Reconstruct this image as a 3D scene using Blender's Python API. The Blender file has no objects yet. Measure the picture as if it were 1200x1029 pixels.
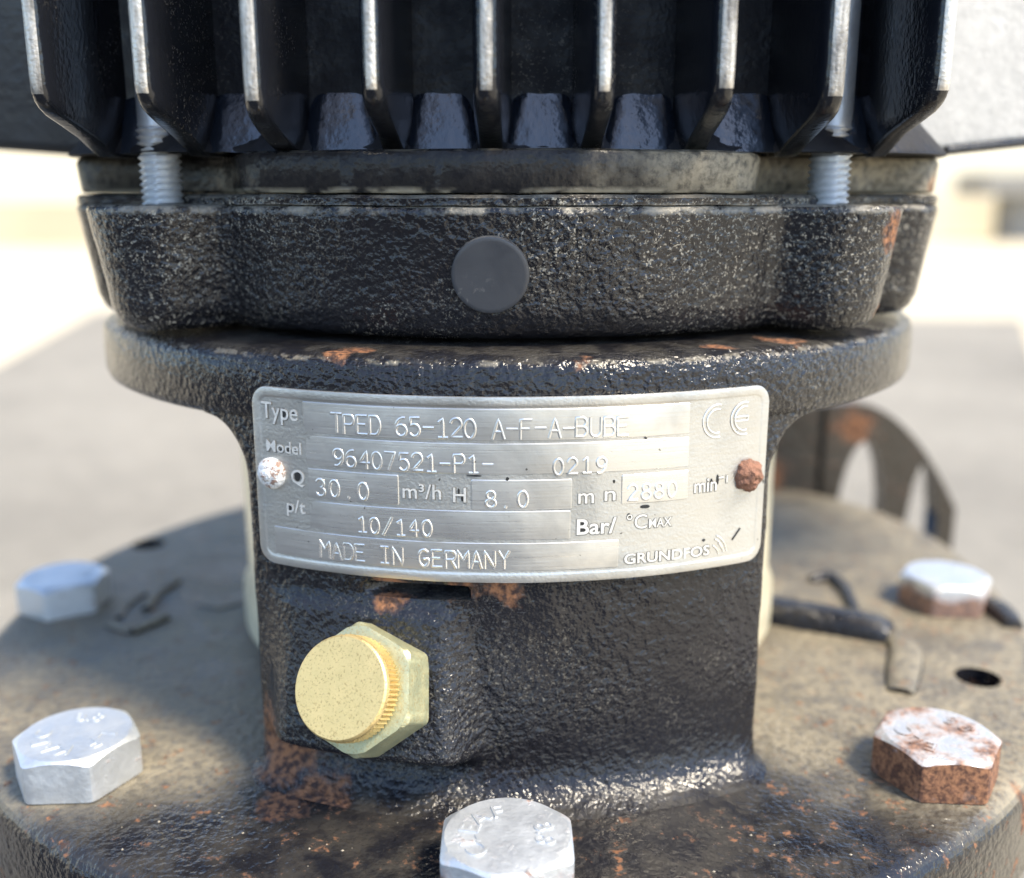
import bpy, bmesh, math, random
import numpy as np
from mathutils import Vector, Matrix, noise as mnoise

R = math.radians
S = bpy.context.scene
C = S.collection
H = 0.250            # lens height above the ground, metres; part shapes below are in mm with z = 0 at lens height

# ------------------------------------------------------------------ camera, sky, sun, exposure
cd = bpy.data.cameras.new('camera')
cam = bpy.data.objects.new('camera', cd); C.objects.link(cam)
cd.sensor_fit = 'HORIZONTAL'; cd.sensor_width = 36; cd.lens = 36
cd.clip_start = 0.01; cd.clip_end = 200
cam.location = (0.001, -0.270, H)
cam.rotation_euler = (R(90 - 13.4), 0, 0)
cd.dof.use_dof = True; cd.dof.focus_distance = 0.178; cd.dof.aperture_fstop = 8.0
S.camera = cam

SUN_AZ, SUN_EL = 58, 55      # degrees to the right of the lens direction, and up
w = bpy.data.worlds.new('World'); S.world = w; w.use_nodes = True
nt = w.node_tree; nt.nodes.clear()
sky = nt.nodes.new('ShaderNodeTexSky'); sky.sky_type = 'NISHITA'; sky.sun_disc = False
sky.sun_elevation = R(SUN_EL); sky.sun_rotation = R(180 - SUN_AZ)
sky.dust_density = 0.8; sky.ozone_density = 2.0
bg = nt.nodes.new('ShaderNodeBackground'); bg.inputs[1].default_value = 0.15
wo = nt.nodes.new('ShaderNodeOutputWorld')
nt.links.new(sky.outputs[0], bg.inputs[0]); nt.links.new(bg.outputs[0], wo.inputs[0])
sd = bpy.data.lights.new('sun', 'SUN'); sd.energy = 2.7; sd.angle = R(14); sd.color = (1, 0.88, 0.68)
sun = bpy.data.objects.new('sun', sd); C.objects.link(sun)
sv = Vector((math.sin(R(SUN_AZ)) * math.cos(R(SUN_EL)), -math.cos(R(SUN_AZ)) * math.cos(R(SUN_EL)), math.sin(R(SUN_EL))))
sun.rotation_euler = sv.to_track_quat('Z', 'Y').to_euler(); sun.location = (1, -1, 2)
S.view_settings.view_transform = 'Standard'; S.view_settings.look = 'None'
S.view_settings.exposure = 1.55; S.view_settings.gamma = 1
S.render.engine = 'CYCLES'
S.cycles.use_denoising = True
S.cycles.max_bounces = 5

# ------------------------------------------------------------------ material helpers
class Mat:
    def __init__(s, name):
        s.m = bpy.data.materials.new(name); s.m.use_nodes = True
        s.t = s.m.node_tree; s.n = s.t.nodes
        s.b = s.n['Principled BSDF']
        s.co = s.n.new('ShaderNodeTexCoord').outputs['Object']
        s.sep = None
    def set(s, sock, v):
        if isinstance(v, bpy.types.NodeSocket): s.t.links.new(v, sock)
        elif isinstance(v, (tuple, list)) and len(v) == 3 and sock.type == 'RGBA': sock.default_value = (*v, 1)
        else: sock.default_value = v
    def inp(s, name, v): s.set(s.b.inputs[name], v); return s
    def noise(s, scale, detail=2, rough=0.5, vec=None, dist=0.0):
        n = s.n.new('ShaderNodeTexNoise'); s.set(n.inputs['Vector'], vec or s.co)
        n.inputs['Scale'].default_value = scale; n.inputs['Detail'].default_value = detail
        n.inputs['Roughness'].default_value = rough; n.inputs['Distortion'].default_value = dist
        return n.outputs['Fac']
    def noisec(s, scale, detail=2, vec=None):
        n = s.n.new('ShaderNodeTexNoise'); s.set(n.inputs['Vector'], vec or s.co)
        n.inputs['Scale'].default_value = scale; n.inputs['Detail'].default_value = detail
        return n.outputs['Color']
    def voro(s, scale, vec=None, feature='F1'):
        n = s.n.new('ShaderNodeTexVoronoi'); n.feature = feature; s.set(n.inputs['Vector'], vec or s.co)
        n.inputs['Scale'].default_value = scale; return n.outputs['Distance']
    def ramp(s, v, a, b, lo=0.0, hi=1.0):
        n = s.n.new('ShaderNodeMapRange'); n.clamp = True; n.interpolation_type = 'SMOOTHSTEP' if a < b else 'LINEAR'
        s.set(n.inputs[0], v)
        if a > b: a, b, lo, hi = b, a, hi, lo
        for i, q in zip((1, 2, 3, 4), (a, b, lo, hi)): n.inputs[i].default_value = q
        return n.outputs[0]
    def math(s, op, a, b=0.0):
        n = s.n.new('ShaderNodeMath'); n.operation = op; s.set(n.inputs[0], a); s.set(n.inputs[1], b); return n.outputs[0]
    def mul(s, *a):
        r = a[0]
        for q in a[1:]: r = s.math('MULTIPLY', r, q)
        return r
    def mx(s, *a):
        r = a[0]
        for q in a[1:]: r = s.math('MAXIMUM', r, q)
        return r
    def mix(s, f, a, b):
        n = s.n.new('ShaderNodeMix'); n.data_type = 'RGBA'; s.set(n.inputs[0], f); s.set(n.inputs[6], a); s.set(n.inputs[7], b)
        return n.outputs[2]
    def mixf(s, f, a, b):
        n = s.n.new('ShaderNodeMix'); n.data_type = 'FLOAT'; s.set(n.inputs[0], f); s.set(n.inputs[2], a); s.set(n.inputs[3], b)
        return n.outputs[0]
    def scaled(s, sc):
        n = s.n.new('ShaderNodeMapping'); s.set(n.inputs[0], s.co); n.inputs['Scale'].default_value = sc; return n.outputs[0]
    def axis(s, i):
        if s.sep is None:
            s.sep = s.n.new('ShaderNodeSeparateXYZ'); s.set(s.sep.inputs[0], s.co)
        return s.sep.outputs[i]
    def up(s):
        g = s.n.new('ShaderNodeNewGeometry'); p = s.n.new('ShaderNodeSeparateXYZ'); s.set(p.inputs[0], g.outputs['True Normal'])
        return p.outputs[2]
    def spots(s, lst, wob=0.006, wscale=120):
        """patches of wear at fixed places (mm, radius mm), with ragged edges"""
        if not lst: return 0.0
        nz = s.noisec(wscale, 5)
        v = s.n.new('ShaderNodeVectorMath'); v.operation = 'MULTIPLY_ADD'
        s.set(v.inputs[0], nz); v.inputs[1].default_value = (wob * 2,) * 3; s.set(v.inputs[2], s.co)
        out = None
        for (x, y, z, r) in lst:
            d = s.n.new('ShaderNodeVectorMath'); d.operation = 'DISTANCE'
            s.set(d.inputs[0], v.outputs[0]); d.inputs[1].default_value = (x / 1000 + wob, y / 1000 + wob, z / 1000 + H + wob)
            q = s.ramp(d.outputs['Value'], r / 1000 * 1.35, r / 1000 * 0.15)
            out = q if out is None else s.mx(out, q)
        return out
    def bump(s, h, dist, strength=1.0):
        n = s.n.new('ShaderNodeBump'); n.inputs['Distance'].default_value = dist; n.inputs['Strength'].default_value = strength
        s.set(n.inputs['Height'], h); s.set(s.b.inputs['Normal'], n.outputs[0]); return s

RUST_A, RUST_B = (0.27, 0.118, 0.052), (0.05, 0.024, 0.017)

def cast_iron(name, grain=430, relief=0.0005, fleck=0.6, sit=0.5, rust=0.0, spots=(), dustspots=(), paint=(0.008, 0.008, 0.010),
              dust_or_glare=(0.48, 0.44, 0.36), rough=0.27, cover=None, spec=0.42):
    m = Mat(name)
    h1 = m.noise(grain, 1.2, 0.45); h2 = m.noise(grain * 2.6, 2, 0.5)
    rel = m.ramp(m.noise(30, 4, 0.65), 0.32, 0.68, 0.5, 1.35)
    hh0 = m.math('ADD', m.mul(h1, 0.78), m.mul(h2, 0.22))
    hh = m.math('ADD', m.mul(hh0, rel), m.mul(m.noise(70, 3), 0.35))
    big = m.noise(26, 3, 0.6); mid = m.noise(150, 4, 0.6); fine = m.noise(2600, 2)
    upn = m.ramp(m.up(), 0.45, 0.95)
    # pale dirt caught in the low spots of the casting skin, in patches
    patch = m.ramp(big, 0.50, 0.66)
    if dustspots: patch = m.mx(patch, m.spots(dustspots, 0.008, 90))
    fl = m.mul(m.ramp(m.noise(grain * 1.7, 3, 0.6, dist=0.8), 0.53, 0.65), m.ramp(fine, 0.40, 0.6), patch, fleck)
    st = m.mul(upn, m.ramp(mid, 0.36, 0.62), sit)
    d = m.mx(fl, st)
    if cover: d = m.mx(d, cover(m))
    dcol = m.mix(m.noise(70, 4), dust_or_glare, tuple(c * 0.62 for c in dust_or_glare))
    col = m.mix(d, m.mix(big, paint, tuple(c * 1.7 for c in paint)), dcol)
    rm = m.mul(m.ramp(m.noise(300, 6, 0.72), 0.575, 0.66), rust)
    if spots: rm = m.mx(rm, m.ramp(m.math('ADD', m.mul(m.spots(spots), 0.75), m.mul(m.noise(330, 6, 0.75), 0.75)), 0.60, 0.95, 0, 0.92))
    col = m.mix(rm, col, m.mix(m.ramp(m.noise(700, 4), 0.4, 0.62), RUST_A, RUST_B))
    m.inp('Base Color', col)
    rr = m.mixf(d, m.ramp(mid, 0.3, 0.7, rough * 0.8, rough * 1.3), 0.78)
    m.inp('Roughness', m.mixf(rm, rr, 0.85))
    m.inp('Specular IOR Level', m.mixf(d, spec, 0.3))
    m.bump(hh, relief)
    return m.m

def zinc(name, rustamt=0.25, dirt=(0.52, 0.5, 0.46), lo=0.60, hi=0.66, rustlow=False, sides=0.0):
    m = Mat(name)
    sp = m.noise(900, 3); lg = m.noise(130, 4, 0.65)
    col = m.mix(m.ramp(sp, 0.35, 0.7), (0.58, 0.61, 0.645), (0.66, 0.685, 0.71))
    rm = m.mul(m.ramp(lg, lo, hi), rustamt)
    if rustlow:
        rm = m.mx(rm, m.mul(m.ramp(m.math('ADD', m.axis(2), m.mul(lg, 0.012)), 0.0135, 0.0105), rustamt))
    if sides:
        rm = m.mx(rm, m.mul(m.ramp(m.up(), 0.75, 0.35), m.ramp(m.noise(220, 4, 0.6), 0.22, 0.42, 0.3, 1), sides))
    white = m.ramp(m.noise(300, 4, 0.6), 0.3, 0.75, 0.32, 0.55)
    col = m.mix(white, col, (0.56, 0.575, 0.585))
    rc = m.mix(m.ramp(m.noise(800, 5, 0.7), 0.38, 0.62), (0.27, 0.125, 0.062), (0.075, 0.032, 0.02))
    col = m.mix(rm, col, rc)
    m.inp('Base Color', col)
    m.inp('Metallic', m.mul(m.mixf(rm, 0.92, 0.0), m.mixf(white, 1.0, 0.6)))
    m.inp('Roughness', m.mixf(rm, m.ramp(lg, 0.3, 0.7, 0.42, 0.6), 0.85))
    m.bump(m.math('ADD', m.mul(sp, 0.6), m.mul(m.noise(380, 4), m.mixf(rm, 0.4, 2.4))), 0.00018)
    return m.m

def band(m, z0, w_, lo, hi, sc=120):
    d = m.math('ABSOLUTE', m.math('SUBTRACT', m.math('ADD', m.axis(2), m.mul(m.noise(sc * 3, 3), w_ * 1.2)), H + z0 / 1000 + w_ * 0.6))
    return m.mul(m.ramp(d, w_, w_ * 0.3), m.ramp(m.noise(sc, 4, 0.65), lo, hi))
M = {}
def shield_cover(m): return m.mul(band(m, -2.4, 0.0011, 0.42, 0.60, 160), 0.5)
M['shield'] = cast_iron('painted cast iron of the end shield', 780, 0.0008, 1.0, 0.45, 0.0,
    spots=[(74, -74, -7, 6), (-23, -90, -14, 2.5), (74, -70, -22, 3), (80, -66, -3, 5)],
    dustspots=[(48, -78, -12, 26), (-58, -80, -14, 16), (96, -40, -14, 20), (-62, -78, -8, 22), (-55, -82, -3, 22), (66, -78, -12, 13), (35, -85, -5, 18), (90, -50, -6, 26), (10, -90, -4, 14)], cover=shield_cover, rough=0.13)
def stool_cover(m): return m.mul(band(m, -28.1, 0.0006, 0.48, 0.6, 220), 0.35)
M['stool'] = cast_iron('painted cast iron of the motor stool', 820, 0.00075, 0.35, 0.10, 0.0,
    spots=[(-43, -88, -105, 11), (-36, -98, -109, 8), (-22, -95, -69.5, 4), (-7, -98, -68.0, 4.5), (0, -98, -67.8, 4), (-28, -90, -26, 4), (14, -96, -27, 3),
           (52, -76, -26, 5), (40, -84, -26, 4), (-78, -50, -26, 4), (-14, -96, -90, 3)],
    dustspots=[(-70, -60, -33, 18), (-50, -82, -36, 12), (58, -76, -34, 18), (-18, -100, -84, 8)], dust_or_glare=(0.42, 0.38, 0.30), rough=0.12, cover=stool_cover)

def plate_cover(m):
    n = m.noise(24, 5, 0.6)
    y = m.math('ADD', m.axis(1), m.math('ADD', m.mul(n, 0.05), m.mul(m.math('ABSOLUTE', m.axis(0)), 0.42)))
    a = m.ramp(y, -0.058, -0.024)
    g = m.ramp(m.noise(520, 4, 0.65), 0.30, 0.60, 0.45, 1)
    return m.mul(a, g, m.ramp(m.up(), 0.3, 0.8), m.ramp(n, 0.2, 0.62, 0.66, 0.97), m.ramp(m.noise(60, 5, 0.65, dist=1.2), 0.36, 0.56, 0.62, 1))
M['cover'] = cast_iron('weathered cast iron of the cover plate', 720, 0.0006, 0.45, 0.10, 0.75,
    spots=[(-42, -98, -111, 6), (100, -92, -117, 5)],
    dust_or_glare=(0.30, 0.262, 0.19), rough=0.15, cover=plate_cover)
M['motor'] = cast_iron('black motor paint', 900, 0.00012, 0.30, 0.10, 0.0, paint=(0.007, 0.008, 0.011), rough=0.17, dust_or_glare=(0.5, 0.46, 0.38), spec=0.45)
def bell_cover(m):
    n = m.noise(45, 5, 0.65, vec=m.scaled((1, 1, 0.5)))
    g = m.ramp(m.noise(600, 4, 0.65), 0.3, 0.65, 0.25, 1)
    right = m.ramp(m.math('ADD', m.axis(0), m.mul(n, 0.03)), 0.024, 0.042, 0.05, 0.85)  # paler tan towards the right end
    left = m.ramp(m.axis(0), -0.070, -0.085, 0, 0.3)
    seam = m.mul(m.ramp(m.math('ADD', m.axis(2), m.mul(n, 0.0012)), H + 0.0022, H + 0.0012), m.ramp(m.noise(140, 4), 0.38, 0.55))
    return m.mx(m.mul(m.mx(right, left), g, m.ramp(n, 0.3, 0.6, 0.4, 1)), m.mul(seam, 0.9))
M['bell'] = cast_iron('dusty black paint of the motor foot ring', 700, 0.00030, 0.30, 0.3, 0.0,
    spots=[(95, -42, 1, 7)], dust_or_glare=(0.40, 0.35, 0.26), rough=0.24, cover=bell_cover, spec=0.18)
def panel_glare(m):  # right housing paled in the colour to stand for sun glare
    return m.mul(m.ramp(m.axis(0), 0.08, 0.09, 0.02, 0.9), m.ramp(m.noise(420, 4, 0.7), 0.3, 0.65, 0.85, 1))
M['panel'] = cast_iron('satin paint of the motor side housing', 620, 0.00022, 0.25, 0.05, 0.0, paint=(0.016, 0.017, 0.019), rough=0.34, dust_or_glare=(0.62, 0.61, 0.59), cover=panel_glare)

def glare_edge():  # bright strip painted on the fin noses in place of sun glare
    m = Mat('fin edge with painted sun glare')
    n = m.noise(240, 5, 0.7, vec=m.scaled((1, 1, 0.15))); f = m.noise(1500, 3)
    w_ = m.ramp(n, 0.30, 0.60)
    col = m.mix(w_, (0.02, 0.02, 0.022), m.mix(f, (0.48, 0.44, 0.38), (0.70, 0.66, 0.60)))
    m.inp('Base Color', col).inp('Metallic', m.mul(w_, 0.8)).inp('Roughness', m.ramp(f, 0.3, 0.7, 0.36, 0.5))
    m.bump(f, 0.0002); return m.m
M['edge'] = glare_edge()
M['body'] = cast_iron('dull black paint deep between the fins', 700, 0.00025, 0.25, 0.05, 0.0, paint=(0.006, 0.006, 0.008), rough=0.5, spec=0.25)
def enamel():
    m = Mat('glossy black enamel'); a = m.noise(900, 2); b = m.noise(260, 3)
    m.inp('Base Color', (0.010, 0.013, 0.020)).inp('Roughness', 0.13).inp('Specular IOR Level', 1.0)
    m.bump(m.math('ADD', a, b), 0.00009); return m.m
M['enamel'] = enamel()

def aluminium(name, tone=(0.80, 0.80, 0.79), rough=0.33, grit=0.0, brush=1.0):
    m = Mat(name)
    br = m.noise(1, 4, 0.6, vec=m.scaled((60, 60, 4200)))
    stain = m.noise(40, 5, 0.6, dist=0.6); gr = m.noise(1800, 3)
    scr = m.ramp(m.noise(1, 2, 0.5, vec=m.scaled((260, 260, 1500)), dist=1.5), 0.70, 0.76)
    col = m.mix(m.ramp(stain, 0.45, 0.72), tone, tuple(c * 0.70 for c in tone))
    col = m.mix(m.mul(scr, 0.45), col, (0.35, 0.34, 0.33))
    sp = m.mul(m.ramp(m.noise(700, 2), 0.73, 0.76), 0.8)
    col = m.mix(sp, col, (0.06, 0.055, 0.05))
    m.inp('Base Color', col).inp('Metallic', 0.88)
    m.inp('Roughness', m.ramp(m.math('ADD', m.mul(br, 0.6), m.mul(stain, 0.4)), 0.3, 0.7, rough - 0.07, rough + 0.12))
    m.bump(m.math('ADD', m.math('ADD', m.mul(br, brush), m.mul(gr, grit)), m.mul(m.noise(110, 3), 3.0)), 0.00006); return m.m
M['plate'] = aluminium('etched aluminium of the nameplate', (0.53, 0.525, 0.505), 0.38, 1.2, 0.1)
M['field'] = aluminium('brushed aluminium field', (0.63, 0.628, 0.615), 0.31, 0.15, 0.3)
M['stroke'] = aluminium('stamped aluminium lettering', (0.76, 0.755, 0.74), 0.28, 0.2, 0.0)
def simple(name, col, rough=0.5, metal=0.0, var=0.3, scale=400, relief=0.0001):
    m = Mat(name); n = m.noise(scale, 4, 0.6)
    m.inp('Base Color', m.mix(n, tuple(c * (1 - var) for c in col), tuple(min(1, c * (1 + var)) for c in col)))
    m.inp('Roughness', m.ramp(n, 0.3, 0.7, rough * 0.85, min(1, rough * 1.15))).inp('Metallic', metal)
    m.bump(n, relief); return m.m
M['letter'] = simple('pale raised letter', (0.66, 0.645, 0.61), 0.4, 0.4, 0.12, 600)
M['grime_shade'] = simple('grime round the raised print', (0.20, 0.19, 0.17), 0.55, 0.4, 0.4, 900)  # also paints the shadow edge of the stamped strokes
M['residue'] = simple('black paint residue', (0.012, 0.012, 0.012), 0.6)
M['grit'] = simple('pale grit', (0.30, 0.26, 0.20), 0.8, 0, 0.5, 150)
M['hole'] = simple('dark bore', (0.02, 0.017, 0.014), 0.8)
M['cap'] = cast_iron('grey plastic cap', 300, 0.00006, 0.5, 0.2, 0.0, paint=(0.026, 0.028, 0.033), rough=0.4, spec=0.5, dust_or_glare=(0.4, 0.38, 0.34))
M['zinc'] = zinc('zinc plated steel', 0.55, lo=0.63, hi=0.70)
M['zincdull'] = zinc('zinc plated steel, rust at the foot', 0.9, lo=0.58, hi=0.66, rustlow=True)
M['rustbolt'] = zinc('rusted zinc plated steel', 0.95, lo=0.33, hi=0.62, rustlow=True, sides=1.0)
M['rod'] = zinc('bright zinc thread', 0.15, lo=0.66, hi=0.72)
def chipped():
    m = Mat('rivet with chipped white paint'); n = m.noise(420, 5, 0.7); f = m.noise(1400, 4, 0.6)
    col = m.mix(m.ramp(n, 0.50, 0.58), m.mix(f, (0.62, 0.63, 0.63), (0.74, 0.73, 0.71)), m.mix(f, (0.20, 0.19, 0.18), (0.30, 0.13, 0.06)))
    m.inp('Base Color', col).inp('Roughness', 0.55).inp('Metallic', 0.15); m.bump(m.math('ADD', n, f), 0.0004); return m.m
M['rivetw'] = chipped()
M['rivetr'] = simple('rusted rivet', (0.22, 0.105, 0.065), 0.7, 0.2, 0.85, 900, 0.0006)
def brass(name, a, b, rough, speck=0.6, metal=0.8):
    m = Mat(name); n = m.noise(420, 4, 0.6); f = m.noise(1700, 3, 0.6)
    col = m.mix(n, a, b); col = m.mix(m.mul(m.ramp(m.noise(2300, 3, 0.65), 0.54, 0.64), speck), col, (0.34, 0.22, 0.08))
    m.inp('Base Color', col).inp('Metallic', metal).inp('Roughness', m.ramp(n, 0.3, 0.7, rough * 0.85, rough * 1.2))
    m.bump(f, 0.00012); return m.m
M['brass'] = brass('dull brass', (0.60, 0.43, 0.17), (0.74, 0.57, 0.27), 0.40, 0.6, 0.65)
M['verdigris'] = brass('brass with green tarnish', (0.28, 0.34, 0.24), (0.56, 0.50, 0.28), 0.45, 0.5, 0.55)
M['guard'] = simple('cream coated sheet steel', (0.62, 0.56, 0.40), 0.32, 0.35, 0.12, 60)
M['cast_far'] = cast_iron('rusty black cast iron', 300, 0.0005, 0.3, 0.3, 0.5, spots=[(132, 116, -86, 11), (98, 116, -105, 12)], paint=(0.028, 0.024, 0.020))

def concrete(name, col, var, sc):
    m = Mat(name); a = m.noise(sc, 6, 0.6); b = m.noise(sc * 14, 5, 0.65); c = m.noise(sc * 90, 3)
    k = m.math('ADD', m.mul(a, 0.5), m.math('ADD', m.mul(b, 0.3), m.mul(c, 0.2)))
    m.inp('Base Color', m.mix(m.ramp(k, 0.3, 0.7), tuple(q * (1 - var) for q in col), tuple(min(1, q * (1 + var)) for q in col)))
    m.inp('Roughness', 0.9); m.bump(m.math('ADD', b, c), 0.002, 0.6); return m.m
M['ground'] = concrete('sunlit pale concrete', (0.52, 0.455, 0.33), 0.18, 2.0)
M['mat'] = concrete('grey ground area', (0.225, 0.205, 0.168), 0.28, 3.0)
M['added_sheet'] = concrete('dark asphalt', (0.045, 0.045, 0.046), 0.3, 6.0)
M['wall'] = concrete('cream render', (0.78, 0.70, 0.53), 0.10, 1.0)
M['step'] = concrete('cream stone step', (0.50, 0.43, 0.30), 0.12, 2.0)
M['kerb'] = concrete('grey kerb stone', (0.24, 0.23, 0.21), 0.15, 3.0)

# ------------------------------------------------------------------ mesh helpers (mm in, metres out)
def to_m(v): return (v[0] / 1000, v[1] / 1000, v[2] / 1000 + H)
def obj(name, verts, faces, mat, parent=None, smooth=35, local=False, loc=None, kind=None, mats=None, midx=None):
    me = bpy.data.meshes.new(name)
    me.from_pydata([((v[0] / 1000, v[1] / 1000, v[2] / 1000) if local else to_m(v)) for v in verts], [], [tuple(f) for f in faces])
    bm = bmesh.new(); bm.from_mesh(me); bmesh.ops.remove_doubles(bm, verts=bm.verts, dist=1e-7) if midx is None else None
    bmesh.ops.recalc_face_normals(bm, faces=bm.faces); bm.to_mesh(me); bm.free()
    for k in (mats or [mat]): me.materials.append(M[k])
    if midx is not None:
        for p, i in zip(me.polygons, midx): p.material_index = i
    finish(me, smooth)
    return place(name, me, parent, loc, kind)
def finish(me, smooth=35):
    if smooth:
        me.polygons.foreach_set('use_smooth', [True] * len(me.polygons))
        me.set_sharp_from_angle(angle=R(smooth))
    me.update()
def place(name, me, parent=None, loc=None, kind=None, rot=None):
    o = bpy.data.objects.new(name, me); C.objects.link(o)
    if parent: o.parent = parent
    if loc: o.location = loc
    if rot: o.rotation_euler = rot
    if kind: o['kind'] = kind
    return o
def rings_mesh(rings, cap0=True, cap1=True, closed=True):
    n = len(rings[0]); v = [p for r in rings for p in r]; f = []
    for i in range(len(rings) - 1):
        for j in range(n if closed else n - 1):
            k = (j + 1) % n
            f.append((i * n + j, i * n + k, (i + 1) * n + k, (i + 1) * n + j))
    if cap0: f.append(tuple(range(n - 1, -1, -1)))
    if cap1: f.append(tuple(range((len(rings) - 1) * n, len(rings) * n)))
    return v, f
def lathe(profile, n=180, wob=None):
    rings = []
    for i, (r, z) in enumerate(profile):
        ring = []
        for k in range(n):
            a = 2 * math.pi * k / n
            d = wob(i, a) if wob else 0
            ring.append(((r + d) * math.sin(a), -(r + d) * math.cos(a), z + (d * 0.6 if wob else 0)))
        rings.append(ring)
    return rings_mesh(rings)
def tube(path, r, n=10, sq=1.0, flat=1.0):
    def se(c): return math.copysign(abs(c) ** sq, c)
    path = [Vector(p) for p in path]; rings = []
    for i, p in enumerate(path):
        t = (path[min(i + 1, len(path) - 1)] - path[max(i - 1, 0)]).normalized()
        a = Vector((0, 0, 1)) if abs(t.z) < 0.9 else Vector((1, 0, 0))
        s = t.cross(a).normalized(); u = s.cross(t).normalized()
        rr = r(i / (len(path) - 1)) if callable(r) else r
        rings.append([tuple(p + s * (rr * se(math.cos(2 * math.pi * k / n))) + u * (rr * flat * se(math.sin(2 * math.pi * k / n)))) for k in range(n)])
    return rings_mesh(rings)
def smooth_path(pts, n=8):
    P = [Vector(p) for p in pts]; P = [2 * P[0] - P[1]] + P + [2 * P[-1] - P[-2]]; out = []
    for i in range(1, len(P) - 2):
        for k in range(n):
            t = k / n; a, b, c, d = P[i - 1:i + 3]
            out.append(0.5 * ((2 * b) + (c - a) * t + (2 * a - 5 * b + 4 * c - d) * t * t + (3 * b - a - 3 * c + d) * t ** 3))
    out.append(P[-2]); return out
def merge(*parts):
    v, f = [], []
    for pv, pf in parts:
        o = len(v); v += list(pv); f += [tuple(i + o for i in q) for q in pf]
    return v, f
def prism_bevel(name, corners8, mat, parent, bevel=1.5, seg=3, subdiv=0):
    """hexahedron from 8 corners (bottom 4, top 4), edges rounded"""
    bm = bmesh.new(); vs = [bm.verts.new(to_m(c)) for c in corners8]
    for q in ((3, 2, 1, 0), (4, 5, 6, 7), (0, 1, 5, 4), (1, 2, 6, 5), (2, 3, 7, 6), (3, 0, 4, 7)): bm.faces.new([vs[i] for i in q])
    bmesh.ops.recalc_face_normals(bm, faces=bm.faces)
    bmesh.ops.bevel(bm, geom=bm.edges[:], offset=bevel / 1000, segments=seg, profile=0.5, affect='EDGES')
    me = bpy.data.meshes.new(name); bm.to_mesh(me); bm.free(); me.materials.append(M[mat]); finish(me, 40)
    return place(name, me, parent)

# ------------------------------------------------------------------ setting
def sheet(name, quad, z, mat, th=0.0, n=1):
    v = [(x, y, z) for x, y in quad] + [(x, y, z - max(th, 0.002)) for x, y in quad]
    f = [(0, 1, 2, 3), (7, 6, 5, 4)] + [(i, i + 4, (i + 1) % 4 + 4, (i + 1) % 4) for i in range(4)]
    me = bpy.data.meshes.new(name); me.from_pydata(v, [], f); me.materials.append(M[mat])
    bm = bmesh.new(); bm.from_mesh(me); bmesh.ops.recalc_face_normals(bm, faces=bm.faces); bm.to_mesh(me); bm.free()
    return place(name, me)
g = sheet('ground', [(-60, -40), (60, -40), (60, 60), (-60, 60)], 0.0, 'ground', 0.5); g['kind'] = 'structure'
mt = sheet('grey_area', [(-0.50, -0.06), (0.20, -0.06), (1.03, 1.80), (-0.90, 1.95)], 0.006, 'mat', 0.006)  # four-sided grey area laid over the ground
mt['label'] = 'flat grey area on the pale ground under and behind the pump'; mt['category'] = 'sheet'
rd = sheet('unseen_dark_sheet', [(-12, -14), (0.3, -14), (0.10, -0.062), (-12, -0.062)], 0.005, 'added_sheet', 0.004); rd['kind'] = 'structure'  # unseen dark ground, added to darken the reflections in the pump's front
wl = sheet('boundary_wall', [(-9, 6.0), (9, 6.0), (9, 6.2), (-9, 6.2)], 1.6, 'wall', 1.6)
wl['label'] = 'blurred pale wall across the far edge of the ground'; wl['category'] = 'wall'
bn = bpy.data.objects.new('bench', None); C.objects.link(bn); bn['label'] = 'dark low bench blurred far behind, right of the motor'; bn['category'] = 'bench'
for nm_, q_, zt_, th_ in (('seat', [(2.55, 5.4), (5.2, 5.3), (5.2, 5.8), (2.55, 5.8)], 0.36, 0.11), ('leg', [(2.75, 5.5), (2.95, 5.5), (2.95, 5.7), (2.75, 5.7)], 0.249, 0.249), ('leg', [(4.75, 5.45), (4.95, 5.45), (4.95, 5.65), (4.75, 5.65)], 0.249, 0.249)):
    b_ = sheet(nm_, q_, zt_, 'kerb', th_); b_.parent = bn
st = sheet('step', [(-9, 4.3), (-1.5, 5.0), (-1.5, 5.5), (-9, 5.5)], 0.22, 'step', 0.22)
st['label'] = 'long cream step blurred in the far left background'; st['category'] = 'step'

# ------------------------------------------------------------------ the pump
pump = bpy.data.objects.new('pump', None); C.objects.link(pump); pump.empty_display_size = 0.1
pump['label'] = 'black cast iron pump with finned motor, metal nameplate and brass plug'; pump['category'] = 'pump'

# 2-D outlines of the castings, seen from above (front is -y)
NA = 420
TH = np.linspace(0, 2 * np.pi, NA, endpoint=False)
def smin(a, b, k):
    h = np.clip(0.5 + 0.5 * (b - a) / k, 0, 1); return b * (1 - h) + a * h - k * h * (1 - h)
def smax(a, b, k): return -smin(-a, -b, k)
def circ(x, y, cx, cy, r): return np.hypot(x - cx, y - cy) - r
def outline(sdf, inset=0.0):
    r = np.full(NA, 125.0); done = np.zeros(NA, bool); prev = None; rr = np.full(NA, 60.0)
    q = 125.0
    while q > 40:
        d = sdf(q * np.sin(TH), -q * np.cos(TH)) + inset
        if prev is not None:
            hit = (~done) & (d <= 0)
            rr[hit] = q + 0.3 * (-d[hit]) / np.maximum(prev[hit] - d[hit], 1e-6); done |= hit
        prev = d; q -= 0.3
    return rr
def ring(rr, z): return [(float((r + LUMP(a, z)) * math.sin(a)), float(-(r + LUMP(a, z)) * math.cos(a)), float(z + 0.5 * LUMP(a + 2, z * 0.3))) for r, a in zip(rr, TH)]
def LUMP(a, z): return 0.30 * mnoise.noise((math.sin(a) * 7, math.cos(a) * 7, z * 0.09)) + 0.14 * mnoise.noise((math.sin(a) * 22, math.cos(a) * 22, z * 0.25))
STUDS = [(-67.0, -65.0), (62.5, -65.0)]
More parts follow.
